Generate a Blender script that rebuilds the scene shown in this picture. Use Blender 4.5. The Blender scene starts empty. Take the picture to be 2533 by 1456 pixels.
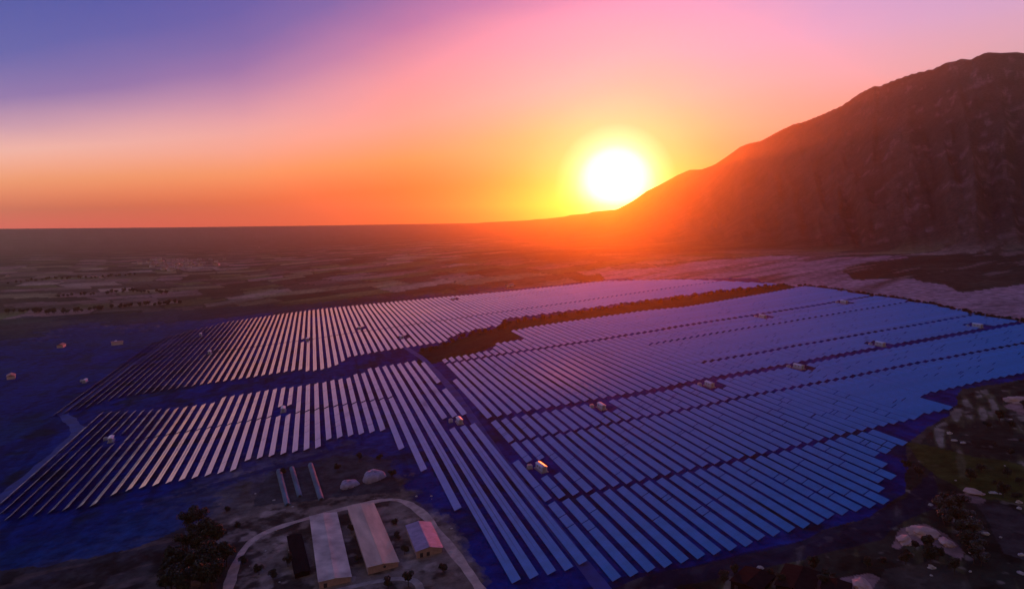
import bpy, bmesh, math, random
import numpy as np
from mathutils import Vector, Matrix
random.seed(7)
sc = bpy.context.scene
rad = math.radians

# ------------------------------------------------------------------ camera
F, CX, CY = 1700.0, 1266.0, 728.0           # focal length and centre in the units of the sizing drawing
PITCH = math.atan((728 - 558) / F); ROLL = rad(.4); CAMH = 150.0
_fw = np.array([0, math.cos(PITCH), -math.sin(PITCH)]); _U = np.array([0, math.sin(PITCH), math.cos(PITCH)]); _R = np.array([1., 0, 0])
_r = math.cos(ROLL) * _R - math.sin(ROLL) * _U
_u = math.cos(ROLL) * _U + math.sin(ROLL) * _R
cam = bpy.data.objects.new('camera', bpy.data.cameras.new('camera'))
sc.collection.objects.link(cam)
cam.matrix_world = Matrix(((_r[0], _u[0], -_fw[0], 0), (_r[1], _u[1], -_fw[1], 0), (_r[2], _u[2], -_fw[2], CAMH), (0, 0, 0, 1)))
cam.data.sensor_width = 36; cam.data.lens = 36 * F / 2532
cam.data.clip_start = 1; cam.data.clip_end = 120000
sc.camera = cam

def ray(px, py):
    d = _fw * F + _r * (px - CX) - _u * (py - CY)
    return d / np.linalg.norm(d)

def azel(px, py):
    d = ray(px, py)
    return math.degrees(math.atan2(d[0], d[1])), math.degrees(math.asin(d[2]))

def proj(x, y, z):
    z = z - CAMH
    a = x * _fw[0] + y * _fw[1] + z * _fw[2]
    a = np.where(a < 1, 1, a)
    return CX + F * (x * _r[0] + y * _r[1] + z * _r[2]) / a, CY - F * (x * _u[0] + y * _u[1] + z * _u[2]) / a

# ------------------------------------------------------------------ sky, sun, exposure
def lin(r, g, b, k=1.0):
    f = lambda c: (c / 255 / 12.92 if c / 255 <= .04045 else ((c / 255 + .055) / 1.055) ** 2.4) * k
    return (f(r), f(g), f(b), 1)

SUN_AZ, SUN_EL = azel(1522, 460)
SUN_DIR = Vector((math.sin(rad(SUN_AZ)) * math.cos(rad(SUN_EL)), math.cos(rad(SUN_AZ)) * math.cos(rad(SUN_EL)), math.sin(rad(SUN_EL))))
w = bpy.data.worlds.new('World'); sc.world = w; w.use_nodes = True
nt = w.node_tree; nt.nodes.clear()
N = lambda t, **k: (lambda n: ([setattr(n, a, b) for a, b in k.items()], n)[1])(nt.nodes.new(t))
def lk(a, b): nt.links.new(a, b)
def M(op, a, b=None, c=None):
    n = N('ShaderNodeMath', operation=op)
    for i, v in enumerate((a, b, c)):
        if v is None: continue
        if isinstance(v, (int, float)): n.inputs[i].default_value = v
        else: lk(v, n.inputs[i])
    return n.outputs[0]
def ramp(fac, pts, interp='LINEAR'):
    n = N('ShaderNodeValToRGB'); cr = n.color_ramp; cr.interpolation = interp
    while len(cr.elements) < len(pts): cr.elements.new(.5)
    for e, (p, c) in zip(cr.elements, pts):
        e.position = p; e.color = c if isinstance(c, tuple) else (c, c, c, 1)
    lk(fac, n.inputs[0]); return n.outputs[0]
def mix(fac, a, b, bt='MIX'):
    n = N('ShaderNodeMix', data_type='RGBA', blend_type=bt)
    for s, v in ((n.inputs[0], fac), (n.inputs[6], a), (n.inputs[7], b)):
        if isinstance(v, (int, float, tuple)): s.default_value = v
        else: lk(v, s)
    return n.outputs[2]
tc = N('ShaderNodeTexCoord'); sep = N('ShaderNodeSeparateXYZ')
nrm = N('ShaderNodeVectorMath', operation='NORMALIZE'); lk(tc.outputs['Generated'], nrm.inputs[0]); lk(nrm.outputs[0], sep.inputs[0])
X, Y, Z = sep.outputs
el = M('MULTIPLY', M('ARCSINE', Z), 57.2958)
az = M('MULTIPLY', M('ARCTAN2', X, Y), 57.2958)
# thin high cloud veil that bends the colour bands a little
mp = N('ShaderNodeMapping'); mp.inputs['Scale'].default_value = (1.2, 1.2, 5.0); mp.inputs['Rotation'].default_value = (0, rad(-14), 0)
lk(nrm.outputs[0], mp.inputs[0])
nz = N('ShaderNodeTexNoise'); nz.inputs['Scale'].default_value = 1.6; nz.inputs['Detail'].default_value = 4; nz.inputs['Roughness'].default_value = .45
lk(mp.outputs[0], nz.inputs[0])
azn = M('DIVIDE', M('ADD', az, 180), 360)
T = ramp(azn, [((a + 180) / 360, t / 40) for a, t in ((-120, 6), (-60, 6.3), (-37, 6.9), (-21, 9.8), (-9, 14.2), (0, 17.6), (11, 21.5), (37, 23.5), (90, 20), (160, 8))])
T = M('MULTIPLY', T, 40)
er = M('DIVIDE', el, T)
er = M('ADD', er, M('MULTIPLY', M('SUBTRACT', nz.outputs[0], .5), ramp(M('DIVIDE', el, 30), [(0, .0), (.25, .22), (1, .45)])))
e2 = M('DIVIDE', er, 2.2)
P = lambda pts: [(max(0, min(1, a / 2.2)), c) for a, c in pts]
RA = ramp(e2, P([(0, lin(255, 96, 92, 3.6)), (.18, lin(255, 128, 74, 2.0)), (.44, lin(255, 166, 112, 1.55)), (.72, lin(255, 196, 182, 1.25)), (.95, lin(222, 176, 200)), (1.2, lin(138, 122, 190)), (1.6, lin(74, 97, 182)), (2.2, lin(50, 82, 170))]))
RB = ramp(e2, P([(0, (1.3, .17, .01, 1)), (.2, (1.0, .17, .02, 1)), (.40, lin(255, 166, 98)), (.62, lin(244, 172, 162)), (.82, lin(222, 154, 176)), (1.02, lin(172, 122, 178)), (1.35, lin(100, 98, 174)), (2.2, lin(40, 66, 165))]))
RC = ramp(e2, P([(0, (.9, .06, .01, 1)), (.18, (.9, .10, .03, 1)), (.34, lin(244, 168, 150)), (.48, lin(230, 176, 190)), (.60, lin(216, 172, 212)), (.78, lin(196, 160, 222)), (1.0, lin(165, 135, 205)), (1.35, lin(60, 90, 190)), (2.2, lin(16, 60, 175))]))
wB = ramp(azn, [((-37 + 180) / 360, .0), ((-9 + 180) / 360, 1.0)])
wC = ramp(azn, [((-9 + 180) / 360, .0), ((24 + 180) / 360, 1.0)])
base = mix(wC, mix(wB, RA, RB), RC)
# bright lilac patch added to the unseen left sky to brighten the left rows
lilac_fill = M('MULTIPLY', ramp(azn, [((-85 + 180) / 360, 0.0), ((-68 + 180) / 360, 1.0), ((-46 + 180) / 360, 1.0), ((-37.5 + 180) / 360, 0.0)]), ramp(M('DIVIDE', M('ADD', el, 5), 40), [(.16, 0.0), (.26, 1.0), (.5, .8), (.75, 0.0)]))
base = mix(lilac_fill, base, (1.7, 1.55, 2.0, 1))
# zenith, and the dim dusk side behind the camera
zen = ramp(M('DIVIDE', el, 90), [(.20, 0.0), (.34, 1.0)])
base = mix(zen, base, (0.001, 0.075, 0.40, 1))
zen2 = ramp(M('DIVIDE', el, 90), [(.6, 0.0), (.95, 1.0)])
base = mix(zen2, base, (0.008, 0.05, 0.30, 1))
back = ramp(M('MULTIPLY_ADD', Y, .5, .5), [(.25, 1.0), (.62, 0.0)])
base = mix(back, base, (0.23, 0.155, 0.14, 1))
# the sun's aureole
dt = N('ShaderNodeVectorMath', operation='DOT_PRODUCT'); lk(nrm.outputs[0], dt.inputs[0]); dt.inputs[1].default_value = SUN_DIR
th = M('MULTIPLY', M('ARCCOSINE', M('MINIMUM', dt.outputs['Value'], 1.0)), 57.2958)
tn = M('DIVIDE', th, 20)
G1 = ramp(tn, [(0, (1, 1, 1, 1)), (.05, (.8, .75, .65, 1)), (.12, (.34, .31, .26, 1)), (.165, (.14, .125, .10, 1)), (.20, (.06, .048, .05, 1)), (.25, (.014, .006, .018, 1)), (.38, (.003, .001, .008, 1)), (.8, (0, 0, 0, 1))], 'LINEAR')
glow = mix(1.0, base, mix(1.0, G1, (7, 7, 7, 1), 'MULTIPLY'), 'ADD')
sky = N('ShaderNodeTexSky', sky_type='NISHITA'); sky.sun_disc = False
sky.sun_elevation = rad(SUN_EL); sky.sun_rotation = rad(SUN_AZ)
bg = N('ShaderNodeBackground'); lk(glow, bg.inputs[0]); bg.inputs[1].default_value = 1.0
bg2 = N('ShaderNodeBackground'); lk(sky.outputs[0], bg2.inputs[0]); bg2.inputs[1].default_value = .004
ad = N('ShaderNodeAddShader'); lk(bg.outputs[0], ad.inputs[0]); lk(bg2.outputs[0], ad.inputs[1])
wo = N('ShaderNodeOutputWorld'); lk(ad.outputs[0], wo.inputs[0])

ld = bpy.data.lights.new('sun', 'SUN'); ld.energy = 4.9; ld.angle = rad(.5); ld.color = (1, .105, .002)
lo = bpy.data.objects.new('sun', ld); sc.collection.objects.link(lo)
lo.rotation_euler = SUN_DIR.to_track_quat('Z', 'Y').to_euler(); lo.location = (0, 0, 400)

vs = sc.view_settings; vs.view_transform = 'Standard'; vs.look = 'None'; vs.exposure = 0; vs.gamma = 1
sc.cycles.max_bounces = 5; sc.cycles.volume_bounces = 0; sc.cycles.sample_clamp_indirect = 3
sc.cycles.use_denoising = True; sc.cycles.use_adaptive_sampling = True

# ------------------------------------------------------------------ numeric helpers
def _h(ix, iy, seed):
    n = (ix.astype(np.int64) * 374761393 + iy.astype(np.int64) * 668265263 + seed * 1274126177) & 0xffffffff
    n = ((n ^ (n >> 13)) * 1274126177) & 0xffffffff
    return ((n ^ (n >> 16)) & 0xffff) / 65535.0
def vnoise(x, y, seed=0):
    ix, iy = np.floor(x), np.floor(y); fx, fy = x - ix, y - iy
    fx = fx * fx * (3 - 2 * fx); fy = fy * fy * (3 - 2 * fy)
    a, b = _h(ix, iy, seed), _h(ix + 1, iy, seed); c, d = _h(ix, iy + 1, seed), _h(ix + 1, iy + 1, seed)
    return (a + (b - a) * fx) * (1 - fy) + (c + (d - c) * fx) * fy
def fbm(x, y, seed=0, o=4, g=.5):
    v, a, s = 0, 1, 0
    for i in range(o):
        v = v + a * vnoise(x * 2 ** i + 17.3 * i, y * 2 ** i - 9.1 * i, seed + i); s += a; a *= g
    return v / s
def sst(a, b, x):
    q = np.clip((x - a) / (b - a), 0, 1); return q * q * (3 - 2 * q)

# the field's own grid: s across the rows (to the right), t along them (away)
ROWAZ = math.atan2(*ray(771, 561)[:2])
Dv = np.array([math.sin(ROWAZ), math.cos(ROWAZ)]); Rv = np.array([math.cos(ROWAZ), -math.sin(ROWAZ)])
SL = .095
def st2xy(s, t): return s * Rv[0] + t * Dv[0], s * Rv[1] + t * Dv[1]
def xy2st(x, y): return x * Rv[0] + y * Rv[1], x * Dv[0] + y * Dv[1]

SKYLINE = [(-2500, 570, 9500, 6500), (-400, 568, 9500, 6500), (0, 565.5, 9500, 6500), (420, 562.2, 9500, 6200), (850, 557, 9500, 5600), (1000, 554, 9200, 5000), (1180, 551, 8800, 4200), (1281, 545.3, 8300, 3600), (1351, 540.5, 7900, 3200), (1410, 532, 7500, 3000), (1465, 524, 7000, 2800), (1519, 517, 6700, 2700), (1537, 512, 6600, 2680),
           (1565, 497, 6300, 2600), (1600, 472, 6000, 2500), (1635, 455, 5700, 2450), (1675, 433, 5400, 2400), (1705, 420, 5200, 2350), (1735, 419, 5000, 2300), (1765, 408, 4800, 2250), (1800, 385, 4600, 2200), (1830, 363, 4400, 2150),
           (1850, 355, 4300, 2100), (1880, 349, 4200, 2050), (1930, 322, 4000, 2000), (1965, 306, 3900, 1950), (1985, 302, 3850, 1900), (2040, 280, 3700, 1850), (2080, 262, 3600, 1800), (2130, 228, 3500, 1750), (2163, 212, 3400, 1700), (2175, 213, 3400, 1700), (2200, 202, 3350, 1680),
           (2250, 184, 3250, 1650), (2310, 169, 3150, 1600), (2345, 153, 3100, 1570), (2375, 146, 3080, 1560), (2405, 145, 3050, 1550), (2418, 137, 3020, 1540), (2445, 128.5, 3000, 1530), (2475, 130, 3000, 1520), (2515, 128, 3000, 1500), (2540, 132, 3000, 1500), (2700, 175, 3000, 1480), (3000, 190, 3000, 1450), (3600, 330, 3000, 1500), (5500, 470, 3200, 1600)]
_sa = np.array([azel(a, b)[0] for a, b, _, _ in SKYLINE]); _se = np.array([math.tan(rad(azel(a, b)[1])) for a, b, _, _ in SKYLINE])
_sd = np.array([c for *_, c, _ in SKYLINE], float); _s0 = np.array([d for *_, d in SKYLINE], float)
_mh = CAMH + _sd * _se
_mm = np.maximum(_mh, 0)

def base_h(x, y):
    s, t = xy2st(x, y)
    S = np.where(s < -200, -200 - 90 * (1 - np.exp(np.minimum((s + 200), 0) / 90.)), s)
    S = np.where(s > 640, 640 + 500 * (1 - np.exp(-np.maximum(s - 640, 0) / 500.)), S)
    fade = 1 - .55 * sst(1500, 4200, np.hypot(x, y))
    z = SL * S * fade
    z = z + (fbm(x / 420., y / 420., 5, 2) - .5) * 5 * sst(900, 2500, np.hypot(x, y)) + (fbm(s / 60., t / 170., 8, 2) - .5) * 1.6
    z = z + sst(9000, 24000, np.hypot(x, y)) * 112
    return z

def height(x, y, full=False):
    x = np.asarray(x, float); y = np.asarray(y, float)
    r = np.hypot(x, y); a = np.degrees(np.arctan2(x, y))
    zb = base_h(x, y)
    D = np.interp(a, _sa, _sd); r0 = np.interp(a, _sa, _s0); zr = np.interp(a, _sa, _mh)
    on = sst(-60, -48, a) * (1 - sst(62, 75, a))
    q = np.clip((r - r0) / (D - r0), 0, 1)
    ex = 1.55 + .5 * (1 - sst(10, 30, a))
    zrd = np.maximum(zr, zb)
    steep = sst(8, 24, a)
    gul = (1 - np.abs(fbm(a / 2.1 + q * 1.3, q * 1.6, 21, 4) * 2 - 1)) - .62
    gul2 = (1 - np.abs(fbm(x / 150., y / 150., 33, 5, .6) * 2 - 1)) - .6
    env = np.sin(np.pi * np.clip(q, 0, 1)) ** .8
    zm = zb + (zrd - zb) * q ** ex + steep * env * (gul * 75 + gul2 * 20) + (1 - steep) * env * gul2 * 8
    fall = np.clip((r - D) / (D * 1.2), 0, 1)
    zm = np.where(r > D, zrd + (zb - zrd) * sst(0, 1, fall) - 25 * sst(0, .15, fall) * steep, zm)
    z = zb + (zm - zb) * on
    return (z, q * on * steep, gul, gul2) if full else z

def H1(x, y): return float(height(np.array([x]), np.array([y]))[0])
def W(px, py, maxr=9000):
    d = ray(px, py); k = np.concatenate([np.linspace(120, 2500, 1200), np.linspace(2502, maxr, 1500)])
    z = CAMH + d[2] * k; h = height(d[0] * k, d[1] * k)
    i = int(np.argmax(z < h)); i = max(i, 1)
    f = (z[i - 1] - h[i - 1]) / ((z[i - 1] - h[i - 1]) - (z[i] - h[i]) + 1e-9)
    kk = k[i - 1] + f * (k[i] - k[i - 1])
    x, y = d[0] * kk, d[1] * kk
    return x, y, H1(x, y)

def inpoly(u, v, poly):
    c = np.zeros(u.shape, bool); n = len(poly)
    for i in range(n):
        x1, y1 = poly[i]; x2, y2 = poly[(i + 1) % n]
        if y1 == y2: continue
        m = ((y1 > v) != (y2 > v)) & (u < (x2 - x1) * (v - y1) / (y2 - y1) + x1)
        c ^= m
    return c

# ------------------------------------------------------------------ mesh and material helpers
def mesh_obj(name, verts, faces, mat=None, parent=None, smooth=False):
    me = bpy.data.meshes.new(name)
    me.from_pydata([tuple(map(float, v)) for v in verts], [], faces); me.update()
    o = bpy.data.objects.new(name, me); sc.collection.objects.link(o)
    if mat: me.materials.append(mat)
    if parent: o.parent = parent
    if smooth: me.shade_smooth()
    return o
def tag(o, label=None, cat=None, group=None, kind=None):
    if label: o['label'] = label
    if cat: o['category'] = cat
    if group: o['group'] = group
    if kind: o['kind'] = kind
    return o
def empty(name, loc, rz=0):
    o = bpy.data.objects.new(name, None); sc.collection.objects.link(o)
    o.location = loc; o.rotation_euler = (0, 0, rz); o.empty_display_size = 1
    return o
class MB:
    def __init__(s): s.v = []; s.f = []
    def quad(s, *p):
        n = len(s.v); s.v += list(p); s.f.append(tuple(range(n, n + len(p))))
    def box(s, x0, y0, z0, x1, y1, z1):
        n = len(s.v)
        s.v += [(x0, y0, z0), (x1, y0, z0), (x1, y1, z0), (x0, y1, z0), (x0, y0, z1), (x1, y0, z1), (x1, y1, z1), (x0, y1, z1)]
        s.f += [tuple(n + i for i in q) for q in ((3, 2, 1, 0), (4, 5, 6, 7), (0, 1, 5, 4), (1, 2, 6, 5), (2, 3, 7, 6), (3, 0, 4, 7))]
    def tube(s, a, b, r0, r1, n=7):
        a, b = Vector(a), Vector(b); d = (b - a).normalized(); p = d.orthogonal().normalized(); q = d.cross(p); k = len(s.v)
        for c, r in ((a, r0), (b, r1)):
            for i in range(n):
                t = 2 * math.pi * i / n; s.v.append(tuple(c + p * math.cos(t) * r + q * math.sin(t) * r))
        for i in range(n): s.f.append((k + i, k + (i + 1) % n, k + n + (i + 1) % n, k + n + i))
        s.f.append(tuple(k + n + i for i in range(n))); s.f.append(tuple(k + n - 1 - i for i in range(n)))
    def build(s, name, mat=None, parent=None, smooth=False): return mesh_obj(name, s.v, s.f, mat, parent, smooth)

def mat(name, col, rough=.8, metal=0., var=.25, scale=.5, bump=0., spec=.5, coat=0., coatr=.05, coords='Object', stretch=(1, 1, 1)):
    m = bpy.data.materials.new(name); m.use_nodes = True; t = m.node_tree; b = t.nodes['Principled BSDF']
    b.inputs['Roughness'].default_value = rough; b.inputs['Metallic'].default_value = metal
    b.inputs['Specular IOR Level'].default_value = spec; b.inputs['Coat Weight'].default_value = coat; b.inputs['Coat Roughness'].default_value = coatr
    c = t.nodes.new('ShaderNodeTexCoord'); mp = t.nodes.new('ShaderNodeMapping'); mp.inputs['Scale'].default_value = stretch
    t.links.new(c.outputs[coords], mp.inputs[0])
    n = t.nodes.new('ShaderNodeTexNoise'); n.inputs['Scale'].default_value = scale; n.inputs['Detail'].default_value = 6
    t.links.new(mp.outputs[0], n.inputs[0])
    r = t.nodes.new('ShaderNodeValToRGB'); e = r.color_ramp.elements
    e[0].position = .3; e[1].position = .7
    e[0].color = tuple(x * (1 - var) for x in col[:3]) + (1,); e[1].color = tuple(min(1, x * (1 + var)) for x in col[:3]) + (1,)
    t.links.new(n.outputs[0], r.inputs[0]); t.links.new(r.outputs[0], b.inputs['Base Color'])
    if bump:
        bp = t.nodes.new('ShaderNodeBump'); bp.inputs['Strength'].default_value = bump
        t.links.new(n.outputs[0], bp.inputs['Height']); t.links.new(bp.outputs[0], b.inputs['Normal'])
    return m

# ------------------------------------------------------------------ the ground: one sheet, finest where the photograph looks
def build_ground():
    aa = np.concatenate([np.arange(-180, -48, 6), np.arange(-48, 56, .1), np.arange(56, 180, 6)]); nA = len(aa)
    inv = np.linspace(1 / 25000., 1 / 190., 560)
    rr = np.concatenate([1 / inv[::-1], []]); rr = np.concatenate([[60, 120, 160], rr])
    extra = np.linspace(1500, 6500, 150); rr = np.unique(np.concatenate([rr, extra]))
    nR = len(rr)
    A, Rr = np.meshgrid(np.radians(aa), rr)
    x = Rr * np.sin(A); y = Rr * np.cos(A)
    z, q, gul, gul2 = height(x, y, True)
    # ---- land use
    u, v = proj(x, y, z); s, t = xy2st(x, y)
    vis = (y > 20)
    u = np.where(vis, u, -9999); v = np.where(vis, v, 3000)
    un = u + (fbm(s / 45, t / 45, 3, 4) - .5) * 60 * np.clip((v - 560) / 500, .1, 1)
    vn = v + (fbm(s / 50, t / 50, 4, 4) - .5) * 46 * np.clip((v - 560) / 500, .05, 1)
    C = np.zeros(x.shape + (3,))
    def put(mask, col, k=1.0):
        mk = (mask.astype(float) * k)[..., None]; C[:] = C * (1 - mk) + np.array(col)[None, None] * mk
    def soft(poly, amp=34, n=5):
        m = np.zeros(u.shape)
        k_ = np.clip((v - 560) / 500, .1, 1) * amp
        for i in range(n):
            m += inpoly(un + (fbm(s / 9, t / 9, 200 + i, 3) - .5) * 2 * k_ + (i - n / 2 + .5) * k_ / n, vn + (fbm(s / 9, t / 9, 220 + i, 3) - .5) * 2 * k_ + (i - n / 2 + .5) * k_ / n * 1.6, poly)
        return m / n
    # farmland patchwork
    wx = x + (fbm(x / 500, y / 500, 61, 3) - .5) * 260; wy = y + (fbm(x / 500, y / 500, 62, 3) - .5) * 260
    ca, sa_ = math.cos(.5), math.sin(.5); fx = (wx * ca + wy * sa_) * 2.4; fy = (-wx * sa_ + wy * ca) * 2.0
    row = np.floor(fy / 210.); fxx = fx + _h(row, row * 0, 5) * 400
    wcell = 190 + 260 * _h(row, row * 0 + 3, 6)
    cell = np.floor(fxx / wcell)
    h1 = _h(cell, row, 7); h2 = _h(cell, row, 8)
    pal = np.array([(.05, .05, .04), (.17, .13, .11), (.08, .10, .04), (.21, .18, .13), (.03, .035, .026), (.11, .085, .07), (.06, .06, .045), (.15, .15, .08)])
    C[:] = pal[(h1 * 7.99).astype(int)] * (1.1 + .7 * h2)[..., None]
    edge = (np.minimum(np.abs(fy / 210. - np.round(fy / 210.)) * 210, np.abs(fxx / wcell - np.round(fxx / wcell)) * wcell) < 9)
    put(edge & (fbm(x / 90, y / 90, 9, 3) > .47), (.016, .018, .014), .8)
    scrub = sst(.5, .66, fbm(x / 260, y / 120, 11, 4))
    put(scrub, (.04, .045, .026), .5)
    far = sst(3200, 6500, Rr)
    put(far, (.07, .05, .05), .85); put(sst(5000, 11000, Rr) * (1 - sst(-14, -2, np.degrees(A))), (.24, .13, .14), .9)  # left far plain: mauve horizon haze put into the ground colour
    # the lower slopes and the mountain
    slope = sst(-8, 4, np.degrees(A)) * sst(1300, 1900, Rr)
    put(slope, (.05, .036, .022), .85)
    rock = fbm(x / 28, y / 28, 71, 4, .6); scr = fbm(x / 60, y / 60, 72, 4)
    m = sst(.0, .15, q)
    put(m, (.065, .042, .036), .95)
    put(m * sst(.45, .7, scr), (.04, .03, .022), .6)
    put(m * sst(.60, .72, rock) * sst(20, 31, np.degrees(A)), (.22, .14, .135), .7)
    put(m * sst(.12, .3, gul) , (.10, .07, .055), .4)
    # riverbed of pale stones beyond the hedge
    bed = inpoly(un, vn, [(1480, 672), (1600, 662), (1700, 650), (1800, 640), (1900, 632), (2080, 636), (2230, 632), (2260, 640), (2120, 652), (2080, 668), (2110, 690), (2250, 688), (2340, 706), (2380, 720), (2450, 712), (2700, 690), (2700, 840), (2532, 806), (2380, 780), (2210, 742), (2118, 726), (2030, 712), (1950, 706), (1870, 697), (1700, 691), (1500, 694)])
    streak = fbm((x * .8 + y * .6) / 160, (-x * .6 + y * .8) / 22, 15, 4)
    put(bed, (.33, .22, .27)); put(bed * sst(.48, .62, streak), (.17, .12, .13), .85); put(bed * sst(.66, .74, streak), (.035, .035, .028), .6)
    far_scrub = inpoly(un, vn, [(2080, 668), (2140, 650), (2300, 632), (2700, 610), (2700, 690), (2450, 712), (2380, 722), (2340, 706), (2250, 690), (2110, 690)])
    put(far_scrub, (.03, .028, .018), .9); put(far_scrub * sst(.6, .66, streak), (.2, .15, .13), .7)
    # the solar land: blue shadow tint put into the soil colour
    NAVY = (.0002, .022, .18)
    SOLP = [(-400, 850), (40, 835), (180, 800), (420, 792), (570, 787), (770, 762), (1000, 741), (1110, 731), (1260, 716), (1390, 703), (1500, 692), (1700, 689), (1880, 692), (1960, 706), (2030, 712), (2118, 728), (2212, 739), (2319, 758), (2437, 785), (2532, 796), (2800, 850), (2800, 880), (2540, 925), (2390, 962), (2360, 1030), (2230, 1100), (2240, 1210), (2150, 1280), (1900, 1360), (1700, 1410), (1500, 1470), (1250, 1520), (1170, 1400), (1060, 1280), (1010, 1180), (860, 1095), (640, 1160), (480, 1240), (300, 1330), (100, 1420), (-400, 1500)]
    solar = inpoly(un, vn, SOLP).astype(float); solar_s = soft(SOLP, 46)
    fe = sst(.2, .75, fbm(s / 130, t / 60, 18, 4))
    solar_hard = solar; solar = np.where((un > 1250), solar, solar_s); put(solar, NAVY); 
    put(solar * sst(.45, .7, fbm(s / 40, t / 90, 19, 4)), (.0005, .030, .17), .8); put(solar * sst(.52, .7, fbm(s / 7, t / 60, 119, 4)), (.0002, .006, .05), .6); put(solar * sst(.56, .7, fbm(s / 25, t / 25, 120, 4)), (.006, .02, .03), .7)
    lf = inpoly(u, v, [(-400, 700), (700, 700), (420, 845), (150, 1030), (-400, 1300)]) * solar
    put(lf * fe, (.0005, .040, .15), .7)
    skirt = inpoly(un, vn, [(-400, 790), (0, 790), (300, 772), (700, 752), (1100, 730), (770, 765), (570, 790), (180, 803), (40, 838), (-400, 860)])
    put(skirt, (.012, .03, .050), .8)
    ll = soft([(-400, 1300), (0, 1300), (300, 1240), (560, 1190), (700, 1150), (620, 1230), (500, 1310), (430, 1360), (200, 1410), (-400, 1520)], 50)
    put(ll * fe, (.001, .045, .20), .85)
    # wash with scrub between the two fields
    wash = inpoly(un, v, [(1040, 905), (1045, 862), (1110, 850), (1160, 824), (1234, 812), (1255, 795), (1320, 788), (1470, 764), (1770, 724), (1850, 716), (1935, 700), (1975, 711), (1849, 735), (1691, 762), (1580, 773), (1445, 792), (1294, 813), (1276, 838), (1230, 852), (1165, 877), (1090, 895)])
    put(wash, (.006, .020, .016)); put(wash * sst(.5, .6, fbm(x / 30, y / 30, 25, 4)), (.012, .030, .014), .7)
    # farmyard in front
    yard = soft([(430, 1560), (470, 1330), (600, 1235), (760, 1195), (940, 1175), (1010, 1215), (1100, 1310), (1190, 1420), (1240, 1560)], 40)
    put(yard, (.17, .14, .12)); nn = fbm(s / 14, t / 14, 27, 5, .6)
    put(yard * sst(.5, .62, nn), (.028, .024, .022), .85); put(yard * sst(.60, .7, fbm(s / 9, t / 9, 28, 4)), (.34, .28, .25), .6)
    ym = inpoly(un, vn, [(620, 1250), (680, 1160), (860, 1115), (970, 1140), (1000, 1220), (800, 1230)])
    put(ym, (.035, .045, .06), .8)
    bl = inpoly(un, vn, [(-400, 1410), (120, 1400), (330, 1350), (450, 1300), (470, 1560), (-400, 1700)])
    put(bl, (.04, .042, .046), .9); put(bl * sst(.5, .65, nn), (.012, .014, .014), .8); put(bl * sst(.62, .7, fbm(s / 22, t / 8, 29, 4)), (.11, .09, .085), .6)
    # rough ground on the right
    rg = inpoly(un, vn, [(1240, 1700), (1380, 1475), (1520, 1462), (1700, 1408), (1900, 1372), (2100, 1310), (2235, 1230), (2260, 1110), (2350, 1040), (2380, 985), (2540, 925), (2900, 870), (3200, 1700)])
    sk = fbm((s + t) / 70, (t - s) / 10, 37, 4)
    put(rg, (.024, .028, .022)); put(rg * sst(.5, .62, sk), (.075, .080, .04), .8); put(rg * sst(.62, .70, sk), (.26, .24, .20), .7); put(rg * sst(.55, .65, fbm(x / 12, y / 12, 137, 4)), (.012, .014, .010), .8); put(rg * sst(.70, .80, fbm(x / 6, y / 6, 138, 3)), (.3, .27, .24), .4)
    bf = inpoly(un, vn, [(1240, 1700), (1380, 1475), (1700, 1408), (2100, 1300), (2235, 1230), (2300, 1140), (2320, 1240), (2180, 1330), (1900, 1400), (1700, 1450), (1500, 1600)])
    put(bf, (.008, .013, .04), .75)
    gr = inpoly(un, vn, [(2230, 1085), (2420, 1130), (2700, 1190), (2700, 1260), (2420, 1220), (2260, 1130)]); put(gr, (.05, .062, .012), .8)
    for pl in ([(2200, 1345), (2230, 1310), (2290, 1298), (2345, 1325), (2395, 1370), (2380, 1385), (2300, 1345), (2240, 1340), (2215, 1352)],
               [(2340, 1215), (2400, 1205), (2440, 1225), (2425, 1240), (2380, 1230)],
               [(2080, 1425), (2150, 1415), (2200, 1430), (2180, 1470), (2080, 1465)], [(2480, 1000), (2532, 970), (2580, 1010), (2520, 1018)], [(1990, 1440), (2040, 1420), (2030, 1480)]):
        put(inpoly(un, vn, pl), (.24, .155, .15), .9)
    put(inpoly(un, vn, [(2140, 1500), (2190, 1400), (2300, 1380), (2400, 1420), (2440, 1500)]), (.042, .040, .035), .85)
    put(inpoly(un, vn, [(2410, 1235), (2480, 1240), (2600, 1330), (2600, 1400), (2480, 1370)]), (.055, .052, .055), .85)
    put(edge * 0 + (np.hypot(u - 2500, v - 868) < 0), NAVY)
    wedge = inpoly(u, v, [(2462, 862), (2560, 842), (2560, 888), (2500, 880)]); put(wedge, (.005, .012, .045))
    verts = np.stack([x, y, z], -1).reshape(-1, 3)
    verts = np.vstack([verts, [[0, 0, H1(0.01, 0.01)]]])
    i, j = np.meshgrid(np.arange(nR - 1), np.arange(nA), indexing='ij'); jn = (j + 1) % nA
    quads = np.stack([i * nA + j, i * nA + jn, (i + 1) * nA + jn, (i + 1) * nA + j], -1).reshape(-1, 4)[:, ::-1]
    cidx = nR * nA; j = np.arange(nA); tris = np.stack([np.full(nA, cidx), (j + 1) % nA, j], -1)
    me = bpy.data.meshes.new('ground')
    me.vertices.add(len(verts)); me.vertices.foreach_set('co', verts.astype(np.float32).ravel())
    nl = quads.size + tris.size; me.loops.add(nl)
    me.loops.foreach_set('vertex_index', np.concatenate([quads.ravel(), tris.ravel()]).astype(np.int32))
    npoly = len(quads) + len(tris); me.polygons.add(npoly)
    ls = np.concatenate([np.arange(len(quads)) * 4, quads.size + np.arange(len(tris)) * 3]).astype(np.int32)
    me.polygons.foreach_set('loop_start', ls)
    me.update(calc_edges=True); me.validate(); me.shade_smooth()
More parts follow.
